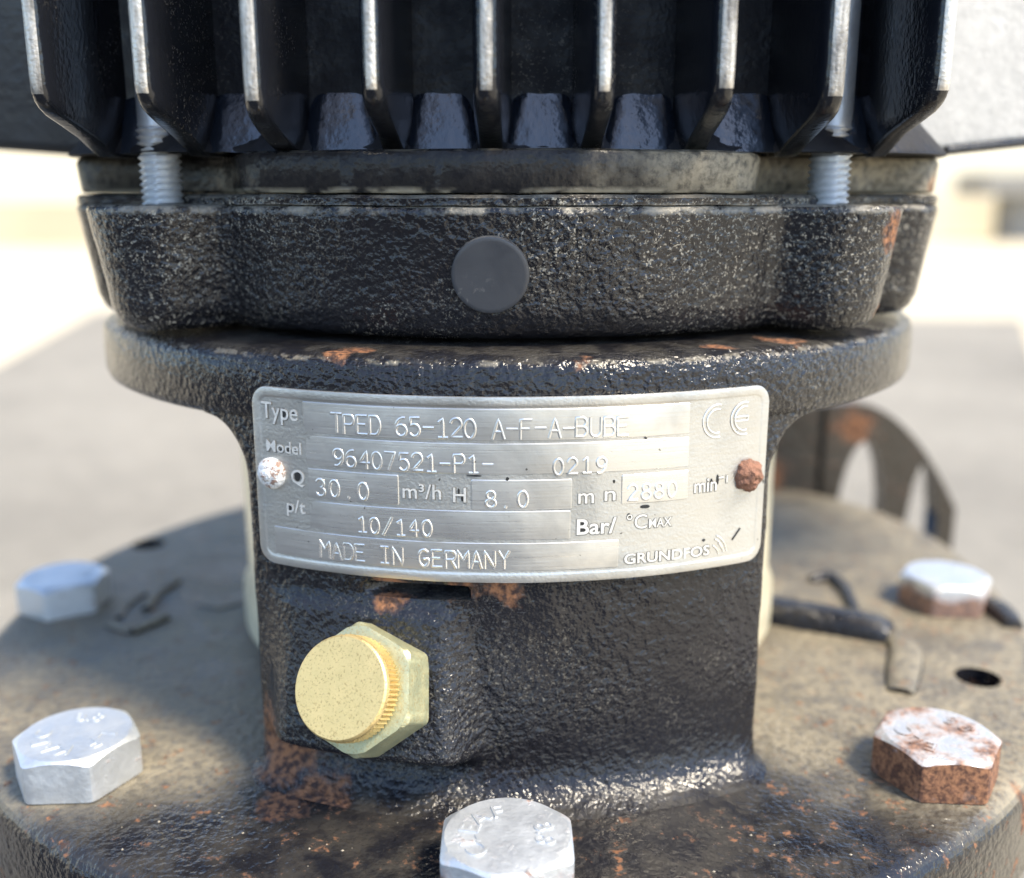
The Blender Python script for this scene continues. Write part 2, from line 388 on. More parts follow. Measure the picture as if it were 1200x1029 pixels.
def sdf_core(x, y):
    a = circ(x, y, 0, 0, 90.5)
    b = smax(circ(x, y, 0, 0, 102.5), -y - 50, 5)
    return smin(a, b, 4)
def sdf_shield(x, y):
    d = sdf_core(x, y)
    for cx, cy in STUDS + [(-65, 65), (65, 65)]: d = smin(d, circ(x, y, cx, cy, 14.0), 5)
    return d
def sdf_bell(x, y):
    a = circ(x, y, 0, 0, 89.6)
    b = smax(circ(x, y, 0, 0, 101.8), -y - 47, 4)
    d = smin(a, b, 3)
    for cx, cy in STUDS: d = smax(d, -circ(x, y, cx * 1.02, cy * 1.06, 15), 10)
    return d

# end shield
rs = [ring(outline(sdf_core, 6), 0.2), ring(outline(sdf_core, 0.8), 0.0), ring(outline(sdf_core, 0.2), -0.5), ring(outline(sdf_core, 0.3), -1.7)]
rs += [ring(outline(sdf_shield, 1.2), -1.8), ring(outline(sdf_shield, 0.35), -2.1), ring(outline(sdf_shield, 0.0), -2.8)]
for z in np.linspace(-3.6, -21.4, 14): rs.append(ring(outline(sdf_shield, 0.16 * (-z - 2.8)), z))
for a in np.linspace(12, 90, 8):
    rs.append(ring(outline(sdf_shield, 2.98 + 0.4 + 4.4 * (1 - math.cos(R(a)))), -21.4 - 4.2 * math.sin(R(a))))
v, f = rings_mesh(rs)
shield = obj('end_shield', v, f, 'shield', pump, 45)
# plug cap on the front of the shield
cpx, cpz = -2.8, -13.6
nrm = Vector((math.sin(R(-1.8)), -math.cos(R(-1.8)), -0.16)).normalized(); base = Vector((cpx, -88.75, cpz))
def disc_on(base, nrm, prof, n=64, upv=(0, 0, 1)):
    sx = nrm.cross(Vector(upv)).normalized(); sy = sx.cross(nrm).normalized()
    return rings_mesh([[tuple(base + nrm * h + sx * (r * math.cos(2 * math.pi * k / n)) + sy * (r * math.sin(2 * math.pi * k / n))) for k in range(n)] for r, h in prof])
v, f = disc_on(base, nrm, [(6.9, -2), (6.9, 0.3), (6.75, 0.62), (6.45, 0.75), (6.0, 0.75), (3, 0.77), (0.4, 0.78)])
cap = obj('plug_cap', v, f, 'cap', shield, 40)

# motor: foot ring, body, fins, side housings
rs = []
for z, ins in [(0.35, 2.6), (0.4, 1.1), (0.9, 0.6), (6.6, 0.0), (7.4, 0.4), (7.8, 1.4), (8.0, 12)]: rs.append(ring(outline(sdf_bell, ins), z))
v, f = rings_mesh(rs)
motor = obj('motor_housing', [], [], 'body', pump)
def body_sdf(x, y):
    return (np.abs(x / 90) ** 4 + np.abs(y / 69) ** 4) ** 0.25 * 69 - 69
rs2 = []
for z, ins in [(7.9, -5.0), (8.6, -4.8), (11, -3.2), (14, -1.2), (17.2, 0.2), (18.0, 0.3), (18.6, 0.3), (24, 0.3), (60, 0.3), (120, 0), (180, 0), (184, 3), (185, 8)]:
    rs2.append(ring(outline(body_sdf, ins), z))
v2, f2 = rings_mesh(rs2)
me = motor.data; me.clear_geometry(); me.from_pydata([to_m(p) for p in v2], [], f2); finish(me, 40)
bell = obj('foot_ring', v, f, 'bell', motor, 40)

rnd = random.Random(4)
def fin(x0, tip, zt, lean, zb=7.2, th=1.85):
    """vertical plate running back from its front edge; rounded nose, slanted lower end"""
    v, f, mi = [], [], []
    # cross-section around the nose: (distance behind nose, half thickness)
    sec = [(30, 2.5), (12, 1.9), (4, 1.55), (1.9, 1.42), (0.85, 1.16), (0.24, 0.68), (0, 0)]
    prof = [(d, -t) for d, t in sec] + [(d, t) for d, t in reversed(sec[:-1])]
    # rows: height and set-back of the nose
    rows = [(180, 0), (120, 0), (60, 0), (30, 0), (zt + 4, 0), (zt + 2.2, 0.08), (zt + 1.0, 0.4), (zt, 1.0), (zt - 1.0, 2.2), (zt - 2.0, 4.4), (zt - 3.0, 8), (zt - 5.0, 16), (zb, 25)]
    n = len(prof)
    for z, sb in rows:
        for d, t in prof:
            dd = max(d, 0) + sb * (1 - d / 60)
            v.append((x0 + t * th / 1.38 + lean * dd * 0.01 + 0.12 * mnoise.noise((x0, z * 0.2, t)), tip + dd, z + (0.10 * mnoise.noise((x0 * 3, d, z)) if z < 40 else 0)))
    for i in range(len(rows) - 1):
        for j in range(n - 1):
            f.append((i * n + j, i * n + j + 1, (i + 1) * n + j + 1, (i + 1) * n + j))
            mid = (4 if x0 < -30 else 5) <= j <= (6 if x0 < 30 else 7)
            mi.append(1 if mid and i < 6 else 0)  # nose faces given the painted glare strip
    f.append(tuple(range(n))); mi.append(0); f.append(tuple(range((len(rows) - 1) * n, len(rows) * n))); mi.append(0)
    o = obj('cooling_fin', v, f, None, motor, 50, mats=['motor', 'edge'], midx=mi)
    return o
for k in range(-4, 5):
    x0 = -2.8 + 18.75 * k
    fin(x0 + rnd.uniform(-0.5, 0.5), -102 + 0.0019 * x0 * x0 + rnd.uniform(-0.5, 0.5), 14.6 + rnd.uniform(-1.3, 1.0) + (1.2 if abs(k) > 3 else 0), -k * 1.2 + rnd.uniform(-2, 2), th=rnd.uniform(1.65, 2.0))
# glossy scooped webs at the foot of the gaps between the fins
for k in range(-4, 4):
    xa = -2.8 + 18.75 * (k + 0.5); ya = -float(69 * (1 - min(abs(xa) / 90, 0.97) ** 4) ** 0.25)
    rows = []
    for i in range(13):
        t = i / 12; hw = 6.0 + 1.5 * t ** 1.3; z = 18.6 - 10.9 * t
        dep = 0.3 - 5.6 * t - 0.35 * math.sin(math.pi * t)
        row = []
        for j in range(15):
            q = -1 + 2 * j / 14
            zz = z - (1 - t) * 0.9 * abs(q) ** 4 + 0.25 * mnoise.noise((xa + q * 4, z * 0.7, 1)) * (1 if i else 0)
            row.append((xa * (1 - 0.03 * t) + q * hw, ya + dep + 0.9 * abs(q) ** 6 + 0.12 * mnoise.noise((xa + q * 3, z, 2)), zz))
        rows.append(row)
    top = [(x, y + 4, z + 0.2) for x, y, z in rows[0]]; bot = [(x, y + 12, z - 0.1) for x, y, z in rows[-1]]
    v, f = rings_mesh([top] + rows + [bot], False, False, closed=False)
    obj('web', v, f, 'enamel', motor, 50)
# side housings of the motor, left and right
for s in (-1, 1):
    xi, xo = s * 80, s * 190
    yo = -44 if s < 0 else -6; zo = 15.5 if s < 0 else 19.0
    q = [(xi, -40, 7.6), (xo, yo, zo), (xo, 60, zo), (xi, 60, 7.6)]
    t_ = [(xi, -40, 150), (xo, yo, 150), (xo, 60, 150), (xi, 60, 150)]
    sh = prism_bevel('side_housing', q + t_, 'panel', motor, 2.2, 4)
    if s > 0:   # cast lip along the lower edge
        v, f = tube([(97, -34.3, 9.6), (120, -27.1, 12.0), (150, -17.8, 15.1), (188, -6.0, 19.2)], 1.1, 10)
        obj('lip', v, f, 'motor', sh, 60)

# threaded tie rods standing in the shield bosses
def rod(cx, cy):
    v, rings = [], []
    na, p = 40, 1.25
    zs = list(np.arange(-6, 12.6, p / 8))
    for z in zs:
        r_ = []
        for k in range(na):
            a = 2 * math.pi * k / na
            t = ((z / p) - k / na) % 1.0
            r_.append((cx + (4.15 - 0.75 * (1 - abs(2 * t - 1)) ** 0.9) * math.cos(a), cy + (4.15 - 0.75 * (1 - abs(2 * t - 1)) ** 0.9) * math.sin(a), z))
        rings.append(r_)
    for r, z in ((3.75, 12.8), (3.6, 13.6), (3.6, 60), (3.6, 150)):
        rings.append([(cx + r * math.cos(2 * math.pi * k / na), cy + r * math.sin(2 * math.pi * k / na), z) for k in range(na)])
    v, f = rings_mesh(rings)
    return obj('tie_rod', v, f, 'rod', pump, 30)
for c in STUDS: rod(*c)

# motor stool: flange, front and rear walls, plug boss
def wobf(i, a):
    if i in (4, 5): return 0.35 * mnoise.noise((math.cos(a) * 14, math.sin(a) * 14, i)) + 0.15 * mnoise.noise((math.cos(a) * 40, math.sin(a) * 40, i))
    return 0.0
v, f = lathe([(20, -23.4), (74, -23.6), (75, -26.2), (88, -26.8), (95.4, -27.2), (96.7, -28.2), (97.3, -29.2), (97.5, -33), (97.4, -38.4), (96.8, -39.8), (95.6, -40.5), (60, -40.5)], 240, wobf)
v = [(x * 1.024, y, z) for x, y, z in v]
stool = obj('motor_stool', v, f, 'stool', pump, 40)
RW = 97.1
def sst(a, b, x):
    t = min(1, max(0, (x - a) / (b - a))); return t * t * (3 - 2 * t)
def boss_bulge(deg, z):
    """mm the plug boss stands proud of the wall (leaning face, undercut foot), less the slot above it"""
    face = 1.3 + 7.2 * min(1, max(0, (-73.5 - z) / 27.0))
    win = sst(-30.0, -23.0, deg) * (1 - sst(-7.0 - 1.2 * (z + 88) / 20, -2.4 - 1.6 * (z + 88) / 20, deg)) * sst(-71.0, -75.0, z) * (1 - sst(-99.0, -105.0, z))
    slot = sst(-16, -12, deg) * (1 - sst(-4.4, -3.8, deg)) * sst(-68.6, -69.3, z) * (1 - sst(-70.6, -71.4, z))
    return face * win - 5.0 * slot
def wall_grid(theta0, zlo=-112.2, nz=150, nt=170, thick=10, edge=31.2, front=True):
    vo, vi = [], []
    zs = np.linspace(-38.0, zlo, nz)
    for z in zs:
        e = edge * math.pi / 180 * RW                      # arc half-width in mm
        up = 40.5 + z                                       # 0 at flange underside, negative below
        if -12 < up: e += 12 - math.sqrt(max(0, 144 - (12 + min(up, 0)) ** 2))
        dn = z + 111.5
        if dn < 2: e += 2 - math.sqrt(max(0, 4 - (2 - max(dn, 0)) ** 2))
        rr = RW
        if dn < 8: rr += 8 - math.sqrt(max(0, 64 - (8 - max(dn, 0)) ** 2))
        rw0 = rr
        for k in range(nt + 1):
            t = -1 + 2 * k / nt
            a = theta0 + t * e / RW
            if front:
                rr = RW + (rw0 - RW) * (1 - 0.9 * max(0, (abs(t) - 0.86) / 0.14) ** 1.5) + boss_bulge(math.degrees(a), z) + 0.25 * mnoise.noise((a * 9, z * 0.09, 0)) + 0.12 * mnoise.noise((a * 30, z * 0.3, 4))
            er = 1.6 * max(0, (abs(t) - 0.955) / 0.045) ** 2     # rounded vertical edges
            vo.append(((rr - er) * math.sin(a), -(rr - er) * math.cos(a), z)); vi.append(((RW - thick) * math.sin(a), -(RW - thick) * math.cos(a), z))
    n = nt + 1; v = vo + vi; o = len(vo); f = []
    for i in range(nz - 1):
        for k in range(nt):
            f.append((i * n + k, i * n + k + 1, (i + 1) * n + k + 1, (i + 1) * n + k)); f.append((o + i * n + k, o + (i + 1) * n + k, o + (i + 1) * n + k + 1, o + i * n + k + 1))
        f.append((i * n, (i + 1) * n, o + (i + 1) * n, o + i * n)); f.append((i * n + nt, o + i * n + nt, o + (i + 1) * n + nt, (i + 1) * n + nt))
    for k in range(nt):
        f.append((k, o + k, o + k + 1, k + 1)); b = (nz - 1) * n; f.append((b + k, b + k + 1, o + b + k + 1, o + b + k))
    return v, f
v, f = wall_grid(R(0.3)); front_wall = obj('wall', v, f, 'stool', stool, 50)
v, f = wall_grid(R(180), nz=40, nt=40, front=False); obj('wall', v, f, 'stool', stool, 50)

def pt(theta, r, z): return (r * math.sin(R(theta)), -r * math.cos(R(theta)), z)
# coupling guard seen through the side openings
v, f = lathe([(66, -42), (70, -42), (70, -96), (71.5, -99), (71.5, -108), (66, -108), (66, -42.5)], 96)
obj('coupling_guard', v, f, 'guard', pump, 30)

# cover plate with its outline wider at the right rear
ZB = -111.5
def rcov(a):    # a = angle from the front, towards +x
    d = (math.degrees(a) + 180) % 360 - 180
    return 137 + 25 * math.exp(-((d - 128) / 30) ** 2) 
def cov_ring(off, z, n=240): return [((rcov(2 * math.pi * k / n) + off) * math.sin(2 * math.pi * k / n), -(rcov(2 * math.pi * k / n) + off) * math.cos(2 * math.pi * k / n), z) for k in range(n)]
rs = [[(p[0] * 0.3, p[1] * 0.3, ZB) for p in cov_ring(0, 0)], [(p[0] * 0.7, p[1] * 0.7, ZB) for p in cov_ring(0, 0)]]
for a in np.linspace(0, 90, 7): rs.append(cov_ring(-4.2 + 4.2 * math.sin(R(a)), ZB - 4.2 * (1 - math.cos(R(a)))))
rs += [cov_ring(0.6, ZB - 20), cov_ring(-1, ZB - 22), cov_ring(-30, ZB - 22)]
v, f = rings_mesh(rs)
cover = obj('cover_plate', v, f, 'cover', pump, 40)
HOLES = [(67.5, 121, 5.2), (-112.5, 128, 5.2)]
bmh = bmesh.new()
for a, r, hr in HOLES:
    p = pt(a, r, ZB - 4)
    bmesh.ops.create_cone(bmh, cap_ends=True, segments=40, radius1=hr / 1000, radius2=hr / 1000, depth=0.016, matrix=Matrix.Translation(to_m(p)))
hm = bpy.data.meshes.new('cut'); bmh.to_mesh(hm); bmh.free(); hm.materials.append(M['hole'])
ho = bpy.data.objects.new('cut', hm); C.objects.link(ho)
md = cover.modifiers.new('b', 'BOOLEAN'); md.object = ho; md.operation = 'DIFFERENCE'; md.solver = 'EXACT'
bpy.context.view_layer.update()
nm = bpy.data.meshes.new_from_object(cover.evaluated_get(bpy.context.evaluated_depsgraph_get()))
cover.modifiers.clear(); cover.data = nm; finish(nm, 40); bpy.data.objects.remove(ho)
# raised casting marks: rotation arrow, curved ridge, angled ridge
def ridge(name, pts, r, h=1.0, z=ZB, mat='cover', sq=1.0):
    v, f = tube(smooth_path([(x, y, z - r * 0.35) for x, y in pts]), lambda t: r * (0.55 + 0.45 * math.sin(math.pi * min(max(t, 0.02), 0.98)) ** 0.35), 20, sq, flat=h)
    return obj(name, v, f, mat, cover, 60)
ar = ridge('rotation_arrow', [(-106.7, -16.2), (-102.5, -18.6), (-98.2, -21.4)], 1.6, z=ZB + 0.5)
vv = [tube(smooth_path([(-98.4, -21.6, ZB), (-95.5, -17, ZB), (-92.5, -11.7, ZB)]), 1.7, 12), tube(smooth_path([(-99.7, -6.5, ZB), (-100.4, 3.4, ZB), (-98.2, 15.3, ZB)]), 1.5, 12),
      tube(smooth_path([(-105.2, -12, ZB), (-106.2, -4, ZB), (-104.5, 6, ZB)]), 1.0, 12)]
ov = [tuple((v.co.x * 1000, v.co.y * 1000, (v.co.z - H) * 1000)) for v in ar.data.vertices]; of = [tuple(p.vertices) for p in ar.data.polygons]
v, f = merge((ov, of), *vv); am = ar.data; am.clear_geometry(); am.from_pydata([to_m(p) for p in v], [], f); finish(am, 60)
ridge('cast_mark', [(-86.8, -2.2), (-80.6, -4.7), (-74.5, -1.0)], 1.0)
ridge('cast_mark', [(89.5, 15.7), (95.6, 17.1), (97.2, 8), (96.3, 1.4), (93.9, -14.0)], 2.2, 1.6, mat='stool')
ridge('rib', [(56.0, -4), (66.0, -8.5), (80.5, -15.0), (95, -22.0), (99.0, -24.5)], 5.4, 1.35, mat='stool', sq=0.6)
ridge('rib', [(98.5, -21.0), (100, -30), (97.6, -38), (94.0, -46), (90.4, -54.4)], 4.4, 0.9, sq=0.7)
ridge('rib', [(128.0, 0), (133.0, -5), (134.4, -11.0), (134, -18)], 3.4, 1.4, mat='stool', sq=0.7)

# lower casing under the cover plate, standing on the ground
v, f = lathe([(60, ZB - 22.5), (118, ZB - 22.5), (124, ZB - 30), (128, ZB - 60), (122, ZB - 95), (112, ZB - 112), (112, -243.8), (60, -243.8)], 120)
obj('lower_casing', v, f, 'cover', pump, 40)

# ------------------------------------------------------------------ hex bolts
def hex_mesh(s=21.6, k=8.8, rc=0.965, na=96, soft=0.25):
    def rh(a):
        b = ((math.degrees(a) + 30) % 60) - 30
        return min(s / 2 / math.cos(R(b)), s / 2 / math.cos(R(30)) - soft)
    r0 = s / 2 * rc; A = [2 * math.pi * i / na for i in range(na)]
    rows = [lambda a: (rh(a) - 0.3, 0.0), lambda a: (rh(a), 0.25), lambda a: (rh(a), k - 0.25 - max(0, rh(a) - r0) * 0.52), lambda a: (rh(a) - 0.22, k - 0.06 - max(0, rh(a) - r0) * 0.50),
            lambda a: (r0, k), lambda a: (r0 - 0.5, k + 0.04), lambda a: (r0 * 0.5, k + 0.02), lambda a: (0.3, k)]
    return rings_mesh([[(q(a)[0] * math.cos(a), q(a)[0] * math.sin(a), q(a)[1]) for a in A] for q in rows])
def text_mesh(body, size, bold=0.0, extrude=0.08, align='CENTER'):
    """flat letters: list of (x, y, z) in mm and faces"""
    cu = bpy.data.curves.new('t', 'FONT'); cu.body = body; cu.size = size; cu.extrude = extrude; cu.offset = bold; cu.align_x = align
    cu.resolution_u = 4; cu.bevel_depth = 0.0
    o = bpy.data.objects.new('t', cu); C.objects.link(o); bpy.context.view_layer.update()
    me = bpy.data.meshes.new_from_object(o.evaluated_get(bpy.context.evaluated_depsgraph_get()))
    v = [tuple(p.co) for p in me.vertices]; f = [tuple(p.vertices) for p in me.polygons]
    bpy.data.objects.remove(o); bpy.data.curves.remove(cu); bpy.data.meshes.remove(me)
    return v, f
def bolt_text(items, rad, k, size):
    parts = []
    for ch, deg in items:
        v, f = text_mesh(ch, size, 0.0, 0.20)
        ph = R(deg - 90)
        out = []
        for x, y, z in v:
            y2 = y + rad - size * 0.35
            out.append((x * math.cos(ph) - y2 * math.sin(ph), x * math.sin(ph) + y2 * math.cos(ph), k + 0.05 + z))
        parts.append((out, f))
    return merge(*parts)
hv, hf = hex_mesh()
def bolt(theta, r, rot, mat, marks, tilt=(0, 0), label=None):
    p = pt(theta, r, ZB)
    o = obj('hex_bolt', hv, hf, mat, pump, 28, local=True, loc=to_m(p))
    o.rotation_euler = (R(tilt[0]), R(tilt[1]), R(rot))
    v, f = bolt_text(marks, 6.5, 8.8, 4.8)
    t = obj('head_marking', v, f, mat, o, 40, local=True)
    t.rotation_euler = (0, 0, 0)
    if label: o['label'] = label
    return o
bolt(0.1, 120.5, 0, 'zincdull', [('C', 222), ('L', 196), ('E', 168), ('A', 138), ('F', 106), ('8', 18), ('.', 2), ('8', -14)], label='front bolt with pale blue top and rusty flanks')
bolt(-43.9, 122, 33, 'zinc', [('8', 40), ('.', 55), ('8', 72), ('C', 150), ('E', 180), ('A', 210), ('K', 240), ('F', 290), ('L', 320)], label='clean zinc bolt, rust only at one corner')
bolt(43.9, 122, 26, 'rustbolt', [('C', 150), ('L', 180), ('E', 210), ('8', 20), ('8', -12)], label='heavily rusted bolt')
bolt(-89.2, 124, 2, 'zinc', [('8', 20), ('8', -12)])
bolt(89.6, 122, 24, 'zincdull', [('8', 20), ('8', -12)], label='white topped bolt with a rusty corner')

# ------------------------------------------------------------------ brass vent plug
ax_az, ax_el = -23, 27
an = Vector((math.sin(R(ax_az)) * math.cos(R(ax_el)), -math.cos(R(ax_az)) * math.cos(R(ax_el)), math.sin(R(ax_el))))
cf = Vector((-28.4, -110.2, -81.6))
def along(prof_fn, hs, n):
    sx = an.cross(Vector((0, 0, 1))).normalized(); sy = sx.cross(an).normalized()
    rings = []
    for i, h in enumerate(hs):
        rings.append([tuple(cf + an * h + sx * (prof_fn(i, a) * math.cos(a)) + sy * (prof_fn(i, a) * math.sin(a))) for a in [2 * math.pi * k / n for k in range(n)]])
    return rings_mesh(rings)
plug = bpy.data.objects.new('vent_plug', None); C.objects.link(plug); plug.parent = pump; plug.empty_display_size = 0.02
NK = 66 * 4
def knurl(i, a):
    base = [8.2, 8.5, 9.0, 9.15, 9.15, 9.0, 8.9, 8.6, 5.0, 0.3][i]
    return base - (0.55 * (0.5 + 0.5 * math.cos(66 * a)) if i in (2, 3, 4) else 0.0)
v, f = along(knurl, [-5.5, -5.2, -4.9, -4.6, -1.3, -1.05, -0.35, 0.0, 0.05, 0.06], NK)
obj('knurled_cap', v, f, 'brass', plug, 28)
def hexr(i, a):
    s = 20.6; b = ((math.degrees(a) + 12 + 30) % 60) - 30
    q = min(s / 2 / math.cos(R(b)), s / 2 / math.cos(R(30)) - 0.2)
    return [q - 0.3, q, q, min(q, 10.9), 9.6, 8.0][i]
v, f = along(hexr, [-14.2, -13.9, -6.4, -5.7, -5.4, -5.4], 144)
obj('hex_nut', v, f, 'verdigris', plug, 28)
v, f = along(lambda i, a: 8.6, [-20, -13], 48)
obj('stem', v, f, 'verdigris', plug, 28)

# ------------------------------------------------------------------ nameplate (u = mm along the curved wall, v = height)
RP = 98.1
def bend(u, v, h): return (float((RP + h) * math.sin(u / RP)), float(-(RP + h) * math.cos(u / RP)), float(v))
def rr_ring(u0, u1, v0, v1, r, d, M_=72):
    u0 += d; u1 -= d; v0 += d; v1 -= d; r = max(r - d, 0.01)
    us, dv = [], []
    for k in range(9): a = math.pi / 2 * k / 8; us.append(u0 + r * (1 - math.cos(a))); dv.append(r * (1 - math.sin(a)))
    for k in range(1, M_): us.append(u0 + r + (u1 - u0 - 2 * r) * k / M_); dv.append(0)
    for k in range(9): a = math.pi / 2 * (1 - k / 8); us.append(u1 - r * (1 - math.cos(a))); dv.append(r * (1 - math.sin(a)))
    top = [(u, v1 - q) for u, q in zip(us, dv)]; bot = [(u, v0 + q) for u, q in zip(us, dv)]
    return top + bot[::-1], len(us)
def bent_plate(u0, u1, v0, v1, r, levels, M_=72, wob=0.0):
    rings = []
    for d, h in levels:
        rg, m = rr_ring(u0, u1, v0, v1, r, d, M_)
        rings.append([bend(u, v, h + wob * mnoise.noise((u * 0.12, v * 0.15, 3))) for u, v in rg])
    v, f = rings_mesh(rings, False, False)
    o = (len(rings) - 1) * 2 * m
    for q, flip in ((o, False), (0, True)):
        for j in range(m - 1):
            f.append((q + j, q + j + 1, q + 2 * m - 2 - j, q + 2 * m - 1 - j))
    return v, f
v, f = bent_plate(-48.2, 50.2, -67.3, -33.5, 3.4, [(0.1, -0.35), (0, 0.20), (0.10, 0.40), (0.28, 0.45), (1.45, 0.45), (1.65, 0.40), (1.8, 0.32), (2.0, 0.30)], wob=0.14)
plate = obj('nameplate', v, f, 'plate', pump, 30)
FIELDS = [(-37.0, 33.0, -41.2, -35.6), (-36.8, 33.1, -47.2, -41.7), (-36.6, -19.0, -53.3, -47.8), (-6.15, 11.5, -53.7, -48.2), (20.4, 33.2, -53.3, -47.9),
          (-36.7, 11.3, -59.2, -53.9), (-44.6, 20.1, -65.0, -59.8)]
for u0, u1, v0, v1 in FIELDS:
    v, f = bent_plate(u0, u1, v0, v1, 0.3, [(0.0, 0.2), (0.0, 0.34), (0.10, 0.41), (0.22, 0.42)], 30, wob=0.14)
    obj('field_panel', v, f, 'field', plate, 25)

# stamped single-stroke characters, 1 high, about 0.66 wide
def arc(cx, cy, rx, ry, a0, a1, n=14): return [(cx + rx * math.cos(R(a0 + (a1 - a0) * i / n)), cy + ry * math.sin(R(a0 + (a1 - a0) * i / n))) for i in range(n + 1)]
G = {
 'T': [[(0, 1), (.64, 1)], [(.32, 1), (.32, 0)]], 'P': [[(0, 0), (0, 1), (.4, 1)] + arc(.4, .74, .22, .26, 90, -90) + [(0, .48)]],
 'E': [[(.6, 1), (0, 1), (0, 0), (.6, 0)], [(0, .52), (.48, .52)]], 'D': [[(0, 0), (0, 1), (.3, 1)] + arc(.3, .5, .32, .5, 90, -90) + [(0, 0)]],
 '6': [[(.52, .98)] + arc(.5, .42, .5, .57, 95, 180) + arc(.31, .3, .31, .3, 180, 520, 24)], '5': [[(.58, 1), (.1, 1), (.05, .56)] + arc(.29, .32, .31, .32, 125, -140, 18)],
 '-': [[(.05, .5), (.6, .5)]], '1': [[(.12, .84), (.34, 1), (.34, 0)], [(.1, 0), (.58, 0)]], '2': [arc(.31, .7, .3, .3, 165, -25, 14) + [(.02, 0), (.64, 0)]],
 '0': [arc(.32, .5, .31, .5, 0, 360, 28)], 'A': [[(0, 0), (.32, 1), (.64, 0)], [(.11, .35), (.53, .35)]], 'F': [[(0, 0), (0, 1), (.6, 1)], [(0, .52), (.46, .52)]],
 'B': [[(0, 0), (0, 1), (.36, 1)] + arc(.36, .76, .22, .24, 90, -90) + [(0, .52)], [(.36, .52)] + arc(.36, .26, .26, .26, 90, -90) + [(0, 0)]],
 'U': [[(0, 1), (0, .3)] + arc(.31, .3, .31, .3, 180, 360) + [(.62, 1)]], '9': [[(.12, .02)] + arc(.14, .58, .5, .57, -85, 0) + arc(.33, .7, .31, .3, 0, 340, 24)],
 '4': [[(.46, 0), (.46, 1), (0, .32), (.64, .32)]], '7': [[(0, 1), (.64, 1), (.24, 0)]], '8': [arc(.32, .75, .25, .25, -90, 270, 22), arc(.32, .25, .31, .25, 90, 450, 24)],
 '3': [arc(.3, .75, .26, .25, 150, -90, 14) + arc(.3, .25, .31, .25, 90, -150, 16)], '.': [[(.28, .0), (.30, .04)]], '/': [[(0, -.05), (.62, 1.05)]],
 'M': [[(0, 0), (0, 1), (.33, .45), (.66, 1), (.66, 0)]], 'I': [[(.1, 1), (.54, 1)], [(.32, 1), (.32, 0)], [(.1, 0), (.54, 0)]], 'N': [[(0, 0), (0, 1), (.62, 0), (.62, 1)]],
 'G': [arc(.34, .5, .33, .5, 50, 330, 20) + [(.64, .45), (.36, .45)]], 'R': [[(0, 0), (0, 1), (.4, 1)] + arc(.4, .75, .22, .25, 90, -90) + [(0, .5)], [(.34, .5), (.64, 0)]],
 'Y': [[(0, 1), (.32, .5), (.64, 1)], [(.32, .5), (.32, 0)]], ' ': []}
def strokes(pts, rad, h0, n=8):
    """a half-round raised stroke along (u, v) points on the plate"""
    v, f = [], []
    P = [Vector(p) for p in pts]
    m = len(P)
    for i, p in enumerate(P):
        t = (P[min(i + 1, m - 1)] - P[max(i - 1, 0)]); t = t.normalized() if t.length > 1e-9 else Vector((1, 0))
        s = Vector((-t.y, t.x)); q = p - t * rad * 0.5 if i == 0 else (p + t * rad * 0.5 if i == m - 1 else p)
        for k in range(n + 1):
            a = math.pi * k / n
            v.append(bend(q.x + s.x * rad * math.cos(a), q.y + s.y * rad * math.cos(a), h0 + rad * 0.62 * math.sin(a)))
    for i in range(m - 1):
        for k in range(n): f.append((i * (n + 1) + k, i * (n + 1) + k + 1, (i + 1) * (n + 1) + k + 1, (i + 1) * (n + 1) + k))
    f.append(tuple(range(n + 1))); f.append(tuple(range((m - 1) * (n + 1), m * (n + 1))))
    return v, f
def split(pl):
    out = []
    for a, b in zip(pl[:-1], pl[1:]):
        k = max(1, int(math.hypot(b[0] - a[0], b[1] - a[1]) / 0.6)); out += [(a[0] + (b[0] - a[0]) * i / k, a[1] + (b[1] - a[1]) * i / k) for i in range(k)]
    return out + [pl[-1]]
def inked(name, parts):
    """joins strokes; their outermost strips paint the stroke shadow in grime"""
    v, f = merge(*parts); mi = []
    for pv, pf in parts:
        q = len(pf) - 2
        mi += [1 if (i % 8) in (0, 7) else 0 for i in range(q)] + [1, 1]
    return obj(name, v, f, None, plate, 60, mats=['stroke', 'grime_shade'], midx=mi)
def stamped(text, u0, u1, v0, h, rad=0.29, jitter=0.10, name='stamped_lettering'):
    n = len(text); pitch = (u1 - u0 - 0.66 * h * 0.92) / max(n - 1, 1); parts = []
    for i, ch in enumerate(text):
        du, dv = rnd.uniform(-jitter, jitter), rnd.uniform(-jitter, jitter)
        for pl in G[ch]:
            pts = split([(u0 + i * pitch + x * h * 0.92 + du, v0 + y * h + dv) for x, y in pl])
            parts.append(strokes(pts, rad, 0.37))
    return inked(name, parts)
stamped('TPED 65-120 A-F-A-BUBE', -31.2, 21.3, -41.0 + 0.3, 3.3)
stamped('96407521-P1-', -31.1, -2.2, -47.0 + 0.1, 3.1)
stamped('0219', 8.1, 17.5, -47.3, 2.8)
stamped('30.0', -34.9, -24.7, -52.7, 3.1)
stamped('8.0', -3.5, 3.7, -53.1, 2.9)
stamped('2880', 21.7, 30.8, -52.7, 2.8)
stamped('10/140', -26.9, -13.2, -58.9, 2.9)
stamped('MADE IN GERMANY', -34.6, 0.5, -64.5, 3.1)
